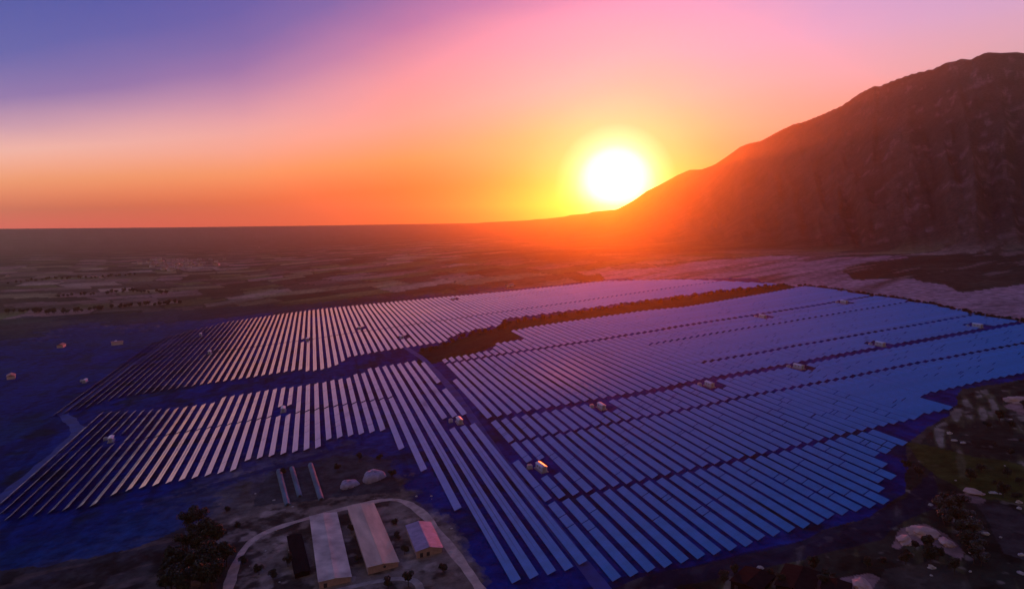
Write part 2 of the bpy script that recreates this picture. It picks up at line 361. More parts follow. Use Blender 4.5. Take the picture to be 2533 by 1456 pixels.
    ca_ = me.color_attributes.new('land', 'FLOAT_COLOR', 'POINT')
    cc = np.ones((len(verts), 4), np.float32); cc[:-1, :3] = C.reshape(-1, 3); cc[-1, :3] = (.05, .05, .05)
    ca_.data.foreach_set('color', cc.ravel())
    o = bpy.data.objects.new('ground', me); sc.collection.objects.link(o)
    m = bpy.data.materials.new('land'); m.use_nodes = True; t_ = m.node_tree; b = t_.nodes['Principled BSDF']
    b.inputs['Roughness'].default_value = .9; b.inputs['Specular IOR Level'].default_value = .02
    at = t_.nodes.new('ShaderNodeAttribute'); at.attribute_name = 'land'
    g = t_.nodes.new('ShaderNodeNewGeometry')
    n1 = t_.nodes.new('ShaderNodeTexNoise'); n1.inputs['Scale'].default_value = .12; n1.inputs['Detail'].default_value = 9; n1.inputs['Roughness'].default_value = .65
    n2 = t_.nodes.new('ShaderNodeTexNoise'); n2.inputs['Scale'].default_value = .012; n2.inputs['Detail'].default_value = 6
    for n in (n1, n2): t_.links.new(g.outputs['Position'], n.inputs[0])
    r1 = t_.nodes.new('ShaderNodeMapRange'); r1.inputs[1].default_value = .3; r1.inputs[2].default_value = .7; r1.inputs[3].default_value = .45; r1.inputs[4].default_value = 1.6
    r2 = t_.nodes.new('ShaderNodeMapRange'); r2.inputs[1].default_value = .3; r2.inputs[2].default_value = .7; r2.inputs[3].default_value = .75; r2.inputs[4].default_value = 1.25
    t_.links.new(n1.outputs[0], r1.inputs[0]); t_.links.new(n2.outputs[0], r2.inputs[0])
    mu = t_.nodes.new('ShaderNodeMath'); mu.operation = 'MULTIPLY'; t_.links.new(r1.outputs[0], mu.inputs[0]); t_.links.new(r2.outputs[0], mu.inputs[1])
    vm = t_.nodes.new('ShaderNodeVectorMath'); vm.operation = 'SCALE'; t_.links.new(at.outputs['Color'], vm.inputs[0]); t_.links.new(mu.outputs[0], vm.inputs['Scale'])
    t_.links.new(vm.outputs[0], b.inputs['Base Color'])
    bp = t_.nodes.new('ShaderNodeBump'); bp.inputs['Strength'].default_value = .6; bp.inputs['Distance'].default_value = 2.0
    t_.links.new(n1.outputs[0], bp.inputs['Height']); t_.links.new(bp.outputs[0], b.inputs['Normal'])
    me.materials.append(m)
    tag(o, kind='structure')
build_ground()

# ------------------------------------------------------------------ tracks
def ribbon(name, pts, width, m, lift=.12, wob=.4):
    P_ = [np.array(p[:2]) for p in pts]; out = []
    for a, b in zip(P_[:-1], P_[1:]):
        n = max(2, int(np.linalg.norm(b - a) / 5)); out += [a + (b - a) * i / n for i in range(n)]
    out.append(P_[-1]); out = np.array(out)
    for _ in range(6): out[1:-1] = .25 * out[:-2] + .5 * out[1:-1] + .25 * out[2:]
    d = np.gradient(out, axis=0); d /= np.linalg.norm(d, axis=1)[:, None]; nn = np.stack([d[:, 1], -d[:, 0]], 1)
    V = []; Fc = []; K = 5
    for i, (p, n) in enumerate(zip(out, nn)):
        wd = width * (1 + .12 * math.sin(i * .7) * wob + .1 * random.uniform(-1, 1) * wob)
        for j in range(K):
            q = p + n * wd * (j / (K - 1) - .5); V.append((q[0], q[1], H1(*q) + lift))
    for i in range(len(out) - 1):
        for j in range(K - 1): a = i * K + j; Fc.append((a, a + K, a + K + 1, a + 1))
    o = mesh_obj(name, V, Fc, m, None, True); tag(o, kind='structure'); return o
m_track = mat('track_dust', (.42, .32, .28), .95, var=.3, scale=.25, bump=.3, coords='Object')
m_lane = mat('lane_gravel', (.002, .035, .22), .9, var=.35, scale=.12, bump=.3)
m_track2 = mat('track_grey', (.28, .24, .22), .95, var=.35, scale=.25, bump=.3)
ribbon('dirt_track', [W(*p) for p in [(560, 1470), (585, 1380), (625, 1325), (700, 1298), (800, 1270), (900, 1245), (975, 1228), (1000, 1236), (1040, 1262), (1075, 1300), (1110, 1350), (1150, 1400), (1200, 1475)]], 4.4, m_track, .12, 1.6)
ribbon('access_lane', [st2xy(*p) for p in [(103.6, 225), (104, 270), (104.5, 330), (105, 400), (107.3, 470), (110.3, 560), (109.8, 640), (108, 720), (100, 800), (96, 860)]], 6.2, m_lane)
ribbon('perimeter_track', [W(*p) for p in [(-60, 1290), (60, 1185), (140, 1120), (196, 1066), (175, 1040), (150, 1020), (210, 985), (330, 900), (430, 838)]], 9.0, m_lane, .12, 1)
ribbon('farm_track', [W(*p) for p in [(1040, 1470), (1050, 1440), (1020, 1420), (900, 1440), (780, 1475)]], 3.2, m_track2)

# ------------------------------------------------------------------ solar rows
def panel_material():
    m = bpy.data.materials.new('solar_glass'); m.use_nodes = True; t = m.node_tree; b = t.nodes['Principled BSDF']
    b.inputs['Metallic'].default_value = .0; b.inputs['Roughness'].default_value = .3; b.inputs['IOR'].default_value = 1.55
    b.inputs['Specular IOR Level'].default_value = .7
    b.inputs['Coat Weight'].default_value = 1; b.inputs['Coat IOR'].default_value = 2.4; b.inputs['Coat Roughness'].default_value = .06
    uv = t.nodes.new('ShaderNodeUVMap')
    br = t.nodes.new('ShaderNodeTexBrick'); br.offset = 0; br.inputs['Scale'].default_value = 1
    br.inputs['Brick Width'].default_value = 1.05; br.inputs['Row Height'].default_value = 2.1; br.inputs['Mortar Size'].default_value = .035
    br.inputs['Color1'].default_value = (.0003, .050, .24, 1); br.inputs['Color2'].default_value = (.0005, .060, .28, 1); br.inputs['Mortar'].default_value = (.01, .035, .12, 1)
    t.links.new(uv.outputs[0], br.inputs[0])
    n = t.nodes.new('ShaderNodeTexNoise'); n.inputs['Scale'].default_value = .09; n.inputs['Detail'].default_value = 5; t.links.new(uv.outputs[0], n.inputs[0])
    r = t.nodes.new('ShaderNodeMapRange'); r.inputs[1].default_value = .3; r.inputs[2].default_value = .7; r.inputs[3].default_value = .7; r.inputs[4].default_value = 1.3
    t.links.new(n.outputs[0], r.inputs[0])
    vm = t.nodes.new('ShaderNodeVectorMath'); vm.operation = 'SCALE'; t.links.new(br.outputs[0], vm.inputs[0]); t.links.new(r.outputs[0], vm.inputs['Scale'])
    t.links.new(vm.outputs[0], b.inputs['Base Color'])
    r2 = t.nodes.new('ShaderNodeMapRange'); r2.inputs[1].default_value = .35; r2.inputs[2].default_value = .65; r2.inputs[3].default_value = .12; r2.inputs[4].default_value = .24
    t.links.new(n.outputs[0], r2.inputs[0]); t.links.new(r2.outputs[0], b.inputs['Coat Roughness'])
    return m
m_glass = panel_material(); m_steel = mat('galvanised_steel', (.05, .055, .09), .8, 0, .2, .4, spec=.2)
m_alu = mat('frame_aluminium', (.16, .18, .26), .7, 0, .1, 1., spec=.3)
PW = 4.0; PITCHM = 7.5
def tilt_at(s, t):
    b = 27 - 6.5 * float(sst(170, 40, s)) + 14 * float(sst(-85, -165, s)) + 3 * (fbm(np.array([s / 120.]), np.array([t / 240.]), 91, 3)[0] - .5) * 2
    b -= 15 * math.exp(-((s - 205 - (t - 540) * .25) / 48) ** 2 - ((t - 550) / 75) ** 2)
    return rad(b)
def zrow(s, t):
    x, y = st2xy(s, t); return H1(x, y)
def row_mesh(s, t0, t1, gaps, posts=True):
    """glass strip with its module gaps, and its steel frame, in world axes round the row's own foot point"""
    ox, oy = st2xy(s, t0); oz = zrow(s, t0)
    def P_(ss, tt, zz): x, y = st2xy(ss, tt); return (x - ox, y - oy, zz - oz)
    V = []; Fc = []; UV = []
    cuts = [t0] + sorted(g for g in gaps if t0 + 4 < g < t1 - 4) + [t1]
    for a, b in zip(cuts[:-1], cuts[1:]):
        a2, b2 = a + (.35 if a > t0 else 0), b - (.35 if b < t1 else 0)
        n = max(1, int((b2 - a2) / 12)); base = len(V)
        for i in range(n + 1):
            tt = a2 + (b2 - a2) * i / n; th = tilt_at(s, tt); zc = zrow(s, tt) + 1.45
            dx, dz = PW / 2 * math.cos(th), PW / 2 * math.sin(th)
            ex, ez = -.025 * math.sin(th), .025 * math.cos(th)
            V += [P_(s - dx + ex, tt, zc - dz + ez), P_(s + dx + ex, tt, zc + dz + ez), P_(s + dx - ex, tt, zc + dz - ez), P_(s - dx - ex, tt, zc - dz - ez)]
            UV += [(tt, 0), (tt, 4.2), (tt, 4.2), (tt, 0)]
        for i in range(n):
            k = base + 4 * i
            for e in range(4): Fc.append((k + e, k + (e + 1) % 4, k + 4 + (e + 1) % 4, k + 4 + e))
            # face order per length: top glass, high edge, underside, low edge
        Fc.append((base + 3, base + 2, base + 1, base)); k = base + 4 * n; Fc.append((k, k + 1, k + 2, k + 3))
    fr = MB()
    if posts:
        fr.tube(P_(s, t0 + .3, zrow(s, t0) + 1.32), P_(s, t1 - .3, zrow(s, t1) + 1.32), .09, .09, 4)
        n = max(2, int((t1 - t0) / 8))
        for i in range(n + 1):
            tt = t0 + .8 + (t1 - t0 - 1.6) * i / n; z = zrow(s, tt)
            a, b = P_(s, tt, z - .3), P_(s, tt, z + 1.35); fr.tube(a, b, .08, .08, 4)
    return (ox, oy, oz), V, Fc, UV, fr
def glass_obj(name, V, Fc, UV, parent=None):
    o = mesh_obj(name, V, Fc, m_glass, parent)
    o.data.materials.append(m_alu); mi = np.zeros(len(o.data.polygons), np.int32); nn = np.zeros(len(o.data.polygons) * 3, np.float32); o.data.polygons.foreach_get('normal', nn)
    nn = nn.reshape(-1, 3); mi[np.abs(nn[:, 2]) < .62] = 1; mi[nn[:, 2] < 0] = 1; o.data.polygons.foreach_set('material_index', mi)
    uv = o.data.uv_layers.new(name='UVMap'); li = np.zeros(len(o.data.loops), np.int32); o.data.loops.foreach_get('vertex_index', li)
    uv.data.foreach_set('uv', np.array(UV, np.float32)[li].ravel()); return o

def pw(pts, s): a = np.array(pts, float); return float(np.interp(s, a[:, 0], a[:, 1]))
def step(pts, s):
    v = pts[0][1]
    for a, b in pts:
        if s >= a: v = b
    return v
HUTS = [(-156, 589), (-28, 592), (97, 474), (121, 361), (196, 448), (286, 451), (369, 455), (467, 474), (577, 476), (481, 655), (596, 661), (-252, 868), (-295, 1170), (-172, 1152), (-133, 957), (104, 862), (-11, 952), (60, 985), (232, 1168)]
def clearing(s, t0, t1):
    for hs, ht in HUTS:
        if abs(s - hs) < 8.2 and t0 < ht + 13 and t1 > ht - 13:
            out = []
            if ht - 13 - t0 > 12: out.append((t0, ht - 13))
            if t1 - ht - 13 > 12: out.append((ht + 13, t1))
            return [q for a in out for q in clearing(s, *a)]
    return [(t0, t1)]
segs = []   # (s, t0, t1, tier, ordinal)
def add(s, lo, hi, cuts, tiers, k):
    """cuts: [(t, gap width)]; tiers: one name per interval"""
    edges = [(lo, 0)] + [c for c in cuts if lo < c[0] < hi] + [(hi, 0)]
    for (a, ga), (b, gb) in zip(edges[:-1], edges[1:]):
        a2, b2 = a + ga / 2, b - gb / 2
        if b2 - a2 < 7: continue
        mid = (a + b) / 2; idx = sum(1 for c in cuts if mid > c[0])
        for p, q in clearing(s, a2, b2):
            if q - p > 6: segs.append((s, p, q, tiers[idx], k))
# block left of the lane
k = 0; s = 103.9
while s > -192:
    k += 1
    top = step([(-300, 672), (-186, 688), (-160, 676), (-125, 659.5), (-91, 677), (-30, 672), (12, 676), (30, 688), (50, 705), (101, 690)], s)
    if s < -125: top = pw([(-192, 692), (-125, 661)], s)
    bot = step([(-300, 482), (-182, 455), (-172, 444), (-128, 454), (-118, 457.5), (-52.5, 473), (6, 487), (44, 489), (46, 440), (54, 394), (61, 331), (67, 284), (73, 252)], s)
    if s < -128: bot = pw([(-192, 484), (-175, 446), (-128, 441)], s)
    if k == 1: bot, top = 596, 690
    add(s, bot, top, [(575.5, 3.6)] + ([(424.5, 1.6), (331, 2.2), (269, 2.0)] if s > 60 else []), ['n1', 'n2', 'n3', 'n4', 'n5'] if s > 60 else ['n4', 'n5'], k)
    if k == 1: add(s - .2, 484, 570, [], ['n4'], k); add(s - .5, 254, 462, [(424.5, 1.6), (331, 2.2), (269, 2.0)], ['n1', 'n2', 'n3', 'n4'], k)
    s -= PITCHM
# far block beyond the wash
k = 0; s = 643.0
while s > -236:
    k += 1
    top = pw([(-236, 1130), (-226, 1180), (-142, 1283), (-6, 1289), (157, 1245), (336, 1178), (506, 1138), (600, 1020), (650, 850)], s)
    bot = pw([(-236, 712), (-213, 728), (-190, 752), (-16, 753), (-8, 736), (8, 736), (24, 752), (34, 783), (70, 787), (135, 790), (150, 793), (160, 820), (184, 836), (226, 845), (249, 889), (372, 878), (556, 866), (650, 842)], s)
    bot += 5 * math.sin(k * 2.3) * (s > 140)
    add(s, bot, top, [(952, 4.0), (1112, 1.5)], ['f1', 'f2', 'f3'], k)
    s -= PITCHM
# big block right of the lane
k = 0; s = 110.6
while s < 655:
    k += 1
    top = step([(100, 378), (115, 596), (121, 690), (130, 694), (156, 697), (179, 702), (184, 713), (190, 731), (226, 736), (229, 797), (250, 802)], s)
    if s > 300: top = pw([(300, 803), (399, 796), (453, 780), (553, 787), (645, 799)], s)
    bot = step([(100, 236.7), (178, 238.8), (212, 241.5), (246, 252), (258, 260), (270, 273), (283, 286), (297, 290), (307, 318.5), (345, 322), (375, 350), (385, 352)], s)
    if s > 480: bot = pw([(480, 352), (610, 350), (655, 480)], s)
    rightb = 660
    if s > 615:
        bot = max(bot, pw([(615, 480), (636, 571), (646, 638), (655, 760)], s))
    cuts = [(316.5, 4.2), (410.5, 4.0), (463.5, 10.0)] + ([(514.5, 4.5), (612, 3.5)] if s > 318 else []) + [(670, 7.0)]
    tiers = ['c1', 'c2', 'c3', 'c4', 'c5', 'c6', 'c7'] if s > 318 else ['c1', 'c2', 'c3', 'c4', 'c7']
    if 506 < s < 575 : cuts = [(392, 0.1), (424, 24)] + cuts[2:] if False else cuts
    add(s, bot, top, cuts, tiers, k)
    s += PITCHM

def area_px(s, t0, t1):
    c = [(s - 2.2, t0), (s + 2.2, t0), (s + 2.2, t1), (s - 2.2, t1)]
    xs = [st2xy(*q) for q in c]; zz = [H1(*q) + 2 for q in xs]
    u, v = proj(np.array([q[0] for q in xs]), np.array([q[1] for q in xs]), np.array(zz))
    a = .5 * abs(sum(u[i] * v[(i + 1) % 4] - u[(i + 1) % 4] * v[i] for i in range(4)))
    inside = np.mean((u > -10) & (u < 2542) & (v < 1466)); return a * inside, float(u.mean()), float(v.mean())
ORD1 = ['', 'first', 'second', 'third', 'fourth', 'fifth', 'sixth', 'seventh', 'eighth', 'ninth', 'tenth', 'eleventh', 'twelfth', 'thirteenth', 'fourteenth', 'fifteenth', 'sixteenth', 'seventeenth', 'eighteenth', 'nineteenth']
TENS = {2: 'twent', 3: 'thirt', 4: 'fort', 5: 'fift', 6: 'sixt', 7: 'sevent', 8: 'eight', 9: 'ninet', 10: 'hundred'}
def ordw(n):
    if n < 20: return ORD1[n]
    if n >= 100: return 'hundred-and-' + ordw(n - 100) if n > 100 else 'hundredth'
    return TENS[n // 10] + ('ieth' if n % 10 == 0 else 'y-' + ORD1[n % 10])
TIER = {'n1': 'at the bottom end below the fifth cross path', 'n2': 'in the short tier reaching lowest beside the lane', 'n3': 'in the tier beside the farm sheds', 'n4': 'in the lower farmyard tier', 'n5': 'in the tier by the wash',
        'f1': 'far field front tier', 'f2': 'far field middle tier', 'f3': 'far field rear tier',
        'c1': 'in the lowest tier', 'c2': 'in the second tier up', 'c3': 'in the narrow third tier up', 'c4': 'in the fourth tier up', 'c5': 'in the fifth tier up', 'c6': 'in the sixth tier up', 'c7': 'in the topmost tier'}
TIER['n1'] = 'in the lowest stub tier'; TIER['n2'] = 'in the second tier up'; TIER['n3'] = 'in the third tier up'
info = [(area_px(s, a, b), (s, a, b, tr, k)) for s, a, b, tr, k in segs]
info.sort(key=lambda q: -q[0][0])
nseg = {}
SV = []; SF = []; SUV = []
rng = random.Random(3)
for idx, ((ar, um, vm_), (s, a, b, tr, k)) in enumerate(info):
    gaps = [a + (b - a) * rng.uniform(.15, .85) for _ in range(rng.choice([0, 1, 1, 2, 3]))]
    if idx < 300:
        org, V, Fc, UV, fr = row_mesh(s, a, b, gaps, True)
        o = empty('solar_row', org)
        side = 'left' if tr[0] == 'n' else 'right'
        nm = (tr, k); nseg[nm] = nseg.get(nm, 0) + 1
        col = ('pale lilac' if um < 1250 and vm_ < 1120 else 'deep blue') if um > 480 else 'dark thin'
        if tr[0] == 'f': lab = f"{col} solar row, {ordw(k)} from right edge, {TIER[tr]}"
        else: lab = f"{col} solar row, {ordw(k)} {side} of the lane, {TIER[tr]}"
        if nseg[nm] > 1: lab += ', ' + ['nearer stub', 'nearer piece', 'shortest piece', 'last piece'][min(3, nseg[nm] - 2)]
        tag(o, lab, 'solar panels', 'rows of solar panels')
        glass_obj('panel_surface', V, Fc, UV, o); fr.build('support_frame', m_steel, o)
    else:
        org, V, Fc, UV, fr = row_mesh(s, a, b, gaps, False)
        n0 = len(SV); SV += [(v[0] + org[0], v[1] + org[1], v[2] + org[2]) for v in V]; SF += [tuple(n0 + i for i in f) for f in Fc]; SUV += UV
so = glass_obj('distant_solar_rows', SV, SF, SUV)
tag(so, 'dense far mass of glinting solar rows stretching to the hedge and wash', 'solar panels', kind='stuff')
print('segments', len(segs), 'verts', len(SV))

# ------------------------------------------------------------------ transformer cabins in the clearings
m_white = mat('white_paint', (.34, .42, .58), .5, var=.12, scale=.6)
m_grey = mat('grey_paint', (.22, .24, .28), .55, var=.2, scale=.8)
m_dark = mat('dark_metal', (.03, .035, .05), .5, .2)
m_pad = mat('gravel_pad', (.002, .012, .09), .95, var=.4, scale=.4, bump=.3)
m_cabroof = mat('cabin_roof', (.48, .56, .70), .35, var=.1, scale=.7)
cab_places = ['in the left block beside the thin dark rows', 'with bluish roof among the pale lilac rows', 'against the left edge of the access lane', 'right of the lane nearest the camera, with bright roof', 'below the long cross path, nearest the lane',
              'below the long cross path, second from the lane', 'below the long cross path, third from the lane', 'in the blue field, second from the right edge', 'nearest the right edge of the blue field', 'on the purple field above the long cross path', 'near the far hedge corner of the purple field',
              'left of the far block, beside the outer thin row', 'alone on the dark ground far left', 'at the upper left corner of the striped far block', 'low in the striped far block, left side', 'in the dark wash above the lane end', 'in the middle of the striped far block', 'in the striped far block right of the middle gap', 'on the pink far field near its rear edge']
def make_cabin():
    root = empty('transformer_cabin', (0, 0, 0))
    b = MB(); b.box(-1.6, -4.2, .25, 1.6, 4.2, 3.0); b.build('cabin_body', m_white, root)
    r = MB(); r.quad((-1.9, -4.5, 3.0), (0, -4.5, 3.75), (0, 4.5, 3.75), (-1.9, 4.5, 3.0)); r.quad((0, -4.5, 3.75), (1.9, -4.5, 3.0), (1.9, 4.5, 3.0), (0, 4.5, 3.75))
    r.quad((-1.9, -4.5, 3.0), (1.9, -4.5, 3.0), (0, -4.5, 3.75)); r.quad((1.9, 4.5, 3.0), (-1.9, 4.5, 3.0), (0, 4.5, 3.75)); r.quad((-1.9, 4.5, 3.0), (1.9, 4.5, 3.0), (1.9, -4.5, 3.0), (-1.9, -4.5, 3.0))
    r.build('roof', m_cabroof, root)
    p = MB(); p.box(-2.3, -5, -.6, 2.3, 5, .25); p.build('plinth', m_grey, root)
    for x in (-.75, .05):
        d = MB(); d.box(x, -4.24, .3, x + .7, -4.203, 2.4); d.build('door', m_grey, root)
    for y in (-2, 1.2):
        v_ = MB()
        for i in range(5): v_.box(-1.66, y, 1.5 + i * .2, -1.602, y + 1.1, 1.6 + i * .2)
        v_.build('louvre_vent', m_dark, root)
    return root
def copy_tree(o, parent=None):
    c = o.copy(); sc.collection.objects.link(c)
    if parent: c.parent = parent
    for ch in list(o.children): copy_tree(ch, c)
    return c
def make_tank():
    root = empty('transformer', (0, 0, 0))
    b = MB(); b.box(-1.1, -1.0, .2, 1.1, 1.0, 2.1); b.build('tank', m_white, root)
    for sx in (-1, 1):
        f = MB()
        for i in range(7): f.box(sx * 1.12 - (.35 if sx < 0 else 0), -.85 + i * .27, .4, sx * 1.12 + (.35 if sx > 0 else 0), -.79 + i * .27, 1.9)
        f.build('cooling_fins', m_cabroof, root)
    for i in range(3):
        c = MB(); c.tube((-.6 + .6 * i, 0, 2.1), (-.6 + .6 * i, 0, 2.9), .16, .08, 8); c.build('bushing', m_grey, root)
    p = MB(); p.box(-1.5, -1.4, -.6, 1.5, 1.4, .2); p.build('plinth', m_grey, root)
    return root
proto = make_cabin(); tproto = make_tank()
for i, ((hs, ht), where) in enumerate(zip(HUTS, cab_places)):
    x, y = st2xy(hs, ht); z = H1(x, y)
    c = proto if i == 0 else copy_tree(proto)
    c.location = (x, y, z + .3); c.rotation_euler = (0, 0, -ROWAZ + (.12 if i % 3 == 0 else 0))
    tag(c, 'white cabin ' + where, 'cabin', 'transformer cabins in the solar field')
    if i in (0, 2, 3, 4, 5, 6, 7, 8, 9, 10, 11):
        tq = tproto if i == 0 else copy_tree(tproto)
        x2, y2 = st2xy(hs - 5.2, ht + 5.5); tq.location = (x2, y2, H1(x2, y2) + .3); tq.rotation_euler = (0, 0, -ROWAZ)
        tag(tq, 'finned transformer beside the cabin ' + where, 'transformer', 'transformers beside the cabins')

# ------------------------------------------------------------------ farm buildings in front
m_roofp = mat('faded_pink_roof', (.52, .39, .30), .6, var=.28, scale=.22, stretch=(1, .25, 1), bump=.05)
m_roofg = mat('worn_grey_roof', (.44, .39, .35), .5, var=.45, scale=.12, bump=.05)
m_wallp = mat('pink_render', (.33, .22, .21), .85, var=.2, scale=.7)
m_roofb = mat('black_roof', (.012, .012, .013), .95, var=.3, scale=.5, spec=.03)
m_lilac = mat('lilac_tin', (.26, .22, .36), .55, var=.25, scale=.3)
def shed(name, c, size, rz, mroof, mwall, label, cat='shed', rise=.5, hole=True, wh=3.2, group=None, doors=1, win=4):
    """gabled shed, ridge along its own y; c is the ground point of the near end's middle"""
    wx, ly = size; root = empty(name, (c[0], c[1], c[2]), rz); h = wh
    sk = 3.5   # the walls go this far into sloping ground
    b = MB(); W2 = wx / 2
    b.quad((-W2, 0, -sk), (W2, 0, -sk), (W2, 0, h), (0, 0, h + rise), (-W2, 0, h)); b.quad((W2, ly, -sk), (-W2, ly, -sk), (-W2, ly, h), (0, ly, h + rise), (W2, ly, h))
    b.quad((W2, 0, -sk), (W2, ly, -sk), (W2, ly, h), (W2, 0, h)); b.quad((-W2, ly, -sk), (-W2, 0, -sk), (-W2, 0, h), (-W2, ly, h))
    b.build('wall', mwall, root)
    r = MB(); o_ = .5; e = .14; n = max(2, int(ly / 1.2))
    dz = rise / W2 * o_
    for sx in (-1, 1):
        A0, A1 = (sx * (W2 + o_), h - dz), (0, h + rise)
        for i in range(n):
            y0 = -o_ + (ly + 2 * o_) * i / n; y1 = -o_ + (ly + 2 * o_) * (i + 1) / n; lft = .05 * (i % 2)
            q = [(A0[0], y0, A0[1] + .03 + lft), (A0[0], y1, A0[1] + .03 + lft), (0, y1, A1[1] + .03 + lft), (0, y0, A1[1] + .03 + lft)]
            if sx < 0: q = q[::-1]
            r.quad(*q)
            q2 = [(a, bb, zz - e) for a, bb, zz in q][::-1]; r.quad(*q2)
            if i in (0, n - 1):
                yy = y0 if i == 0 else y1
                r.quad((A0[0], yy, A0[1] + .03), (0, yy, A1[1] + .03), (0, yy, A1[1] - e), (A0[0], yy, A0[1] - e))
        r.quad((A0[0], -o_, A0[1] + .03), (A0[0], -o_, A0[1] - e), (A0[0], ly + o_, A0[1] - e), (A0[0], ly + o_, A0[1] + .03))
    ro = r.build('roof', mroof, root)
    rc = MB(); rc.box(-.25, -o_, h + rise + .05, .25, ly + o_, h + rise + .2); rc.build('ridge_cap', mroof, ro)
    if hole:
        d = MB(); d.tube((0.6, -.06, h * .62), (0.6, -.003, h * .62), .62, .62, 18); d.build('round_window', m_dark, root)
    for i in range(doors):
        xx = -W2 * .62 + i * 3
        d = MB(); d.box(xx - .7, -.05, -sk, xx + .7, -.004, 1.9); d.build('door', m_dark, root)
    for i in range(win):
        yy = ly * (i + .5) / win
        for sx in (-1, 1):
            g = MB(); x0, x1 = sorted((sx * (W2 + .004), sx * (W2 + .06))); g.box(x0, yy - .9, 1.2, x1, yy + .9, 2.2); g.build('window', m_dark, root)
    tag(root, label, cat, group); return root
def face(p, q): return math.atan2(-(q[0] - p[0]), q[1] - p[1])
def place_shed(name, near, farp, wpx, *a, **k):
    p, q = W(*near), W(*farp); L_ = math.hypot(q[0] - p[0], q[1] - p[1])
    z = min(p[2], q[2])
    return shed(name, (p[0], p[1], z), (wpx, L_), face(p, q), *a, **k)
place_shed('poultry_shed', (829, 1446), (800, 1286), 12.8, m_roofg, m_wallp, 'long shed with worn grey roof, left of the pair below the curved track', hole=False, doors=1)
place_shed('poultry_shed', (948, 1410), (892, 1262), 13.0, m_roofp, m_wallp, 'long shed with faded pink roof and round black hole in its end wall', doors=0)
place_shed('farmhouse', (1062, 1372), (1035, 1310), 11.5, m_lilac, m_wallp, 'small house with lilac roof beside the track bend', cat='house', hole=False, rise=1.2, doors=2, win=2)
place_shed('cart_shed', (748, 1425), (728, 1335), 6.0, m_roofb, m_roofb, 'narrow black shed on the left flank of the worn grey roof', hole=False, doors=0, win=2, wh=2.6)
place_shed('farm_store', (1842, 1466), (1880, 1422), 11, m_roofb, m_roofb, 'low black roofed store with dark walls below the field corner', hole=False, win=2)
place_shed('farm_store', (1960, 1476), (1985, 1415), 12, m_roofb, m_roofb, 'long black roofed barn at the lower edge right of the field', hole=False, win=3, cat='barn')
place_shed('farm_store', (2062, 1492), (2070, 1450), 9, m_roofb, m_wallp, 'pink walled outbuilding with black roof beside the pale rock patch', hole=True, win=2)

# polytunnels by the upper yard
m_film = mat('blue_plastic_film', (.05, .12, .20), .8, var=.35, scale=.35, stretch=(1, .3, 1))
m_film2 = mat('lilac_plastic_film', (.26, .24, .36), .8, var=.3, scale=.4, bump=.1)
def tunnel(near, farp, wd, hh, label, m):
    p, q = W(*near), W(*farp); L_ = math.hypot(q[0] - p[0], q[1] - p[1]); root = empty('polytunnel', (p[0], p[1], min(p[2], q[2]) - .2), face(p, q))
    V = []; Fc = []; n = 14; K = 9
    for i in range(n + 1):
        y = L_ * i / n
        for j in range(K):
            t = math.pi * j / (K - 1); sag = 1 - .04 * (i % 2)
            V.append((-math.cos(t) * wd / 2 * sag, y, math.sin(t) * hh * sag))
    for i in range(n):
        for j in range(K - 1): a = i * K + j; Fc.append((a, a + 1, a + K + 1, a + K))
    cov = mesh_obj('cover', V, Fc, m, root, True)
    e = MB(); e.quad(*[(-math.cos(math.pi * j / 8) * wd / 2, 0.02, math.sin(math.pi * j / 8) * hh) for j in range(9)]); e.quad(*[(-math.cos(math.pi * j / 8) * wd / 2, L_ - .02, math.sin(math.pi * j / 8) * hh) for j in range(9)])
    e.build('end_wall', m, root)
    d = MB(); d.box(-.6, -.06, 0, .6, -.01, hh * .75); d.build('door', m_dark, root)
    tag(root, label, 'polytunnel', 'polytunnels above the farmyard')
tunnel((712, 1250), (690, 1166), 3.6, 2.4, 'leftmost long blue polytunnel above the farmyard', m_film)
tunnel((742, 1228), (722, 1158), 3.2, 2.0, 'shorter blue polytunnel with ragged end, second from the left', m_film)
tunnel((795, 1236), (768, 1150), 3.4, 2.2, 'third blue polytunnel, touching the dark yard', m_film)
def heap(px, py, rx, ry, hh, label, seed):
    x, y, z = W(px, py); rnd = random.Random(seed); V = []; Fc = []; n, K = 22, 9
    for j in range(K):
        q = j / (K - 1)
        for i in range(n):
            t = 2 * math.pi * i / n; wv = 1 + .10 * math.sin(3 * t + seed) + .06 * math.sin(7 * t + 2 * seed) + rnd.uniform(-.025, .025)
            rr_ = math.cos(q * math.pi / 2) ** .45
            V.append((math.cos(t) * rx * rr_ * wv, math.sin(t) * ry * rr_ * wv, hh * math.sin(q * math.pi / 2) * (1 + .07 * math.sin(4 * t)) - .4))
    for j in range(K - 1):
        for i in range(n): Fc.append((j * n + i, j * n + (i + 1) % n, (j + 1) * n + (i + 1) % n, (j + 1) * n + i))
    Fc.append(tuple((K - 1) * n + i for i in range(n)))
    root = empty('covered_heap', (x, y, z), rnd.uniform(0, 3)); mesh_obj('tarpaulin', V, Fc, m_film2, root, True)
    for i in range(9):
        t = 2 * math.pi * i / 9; b = MB(); b.tube((math.cos(t) * rx * .95, math.sin(t) * ry * .95, .35), (math.cos(t) * rx * .95, math.sin(t) * ry * .95, .62), .42, .42, 10); b.build('tyre_weight', m_dark, root)
    tag(root, label, 'heap', 'tarpaulin covered heaps')
heap(864, 1200, 5.6, 5.0, 3.2, 'smaller pale tarpaulin covered heap beside the polytunnels', 3)
heap(924, 1182, 7.5, 6.2, 4.6, 'larger lilac tarpaulin covered heap next to the field corner', 5)

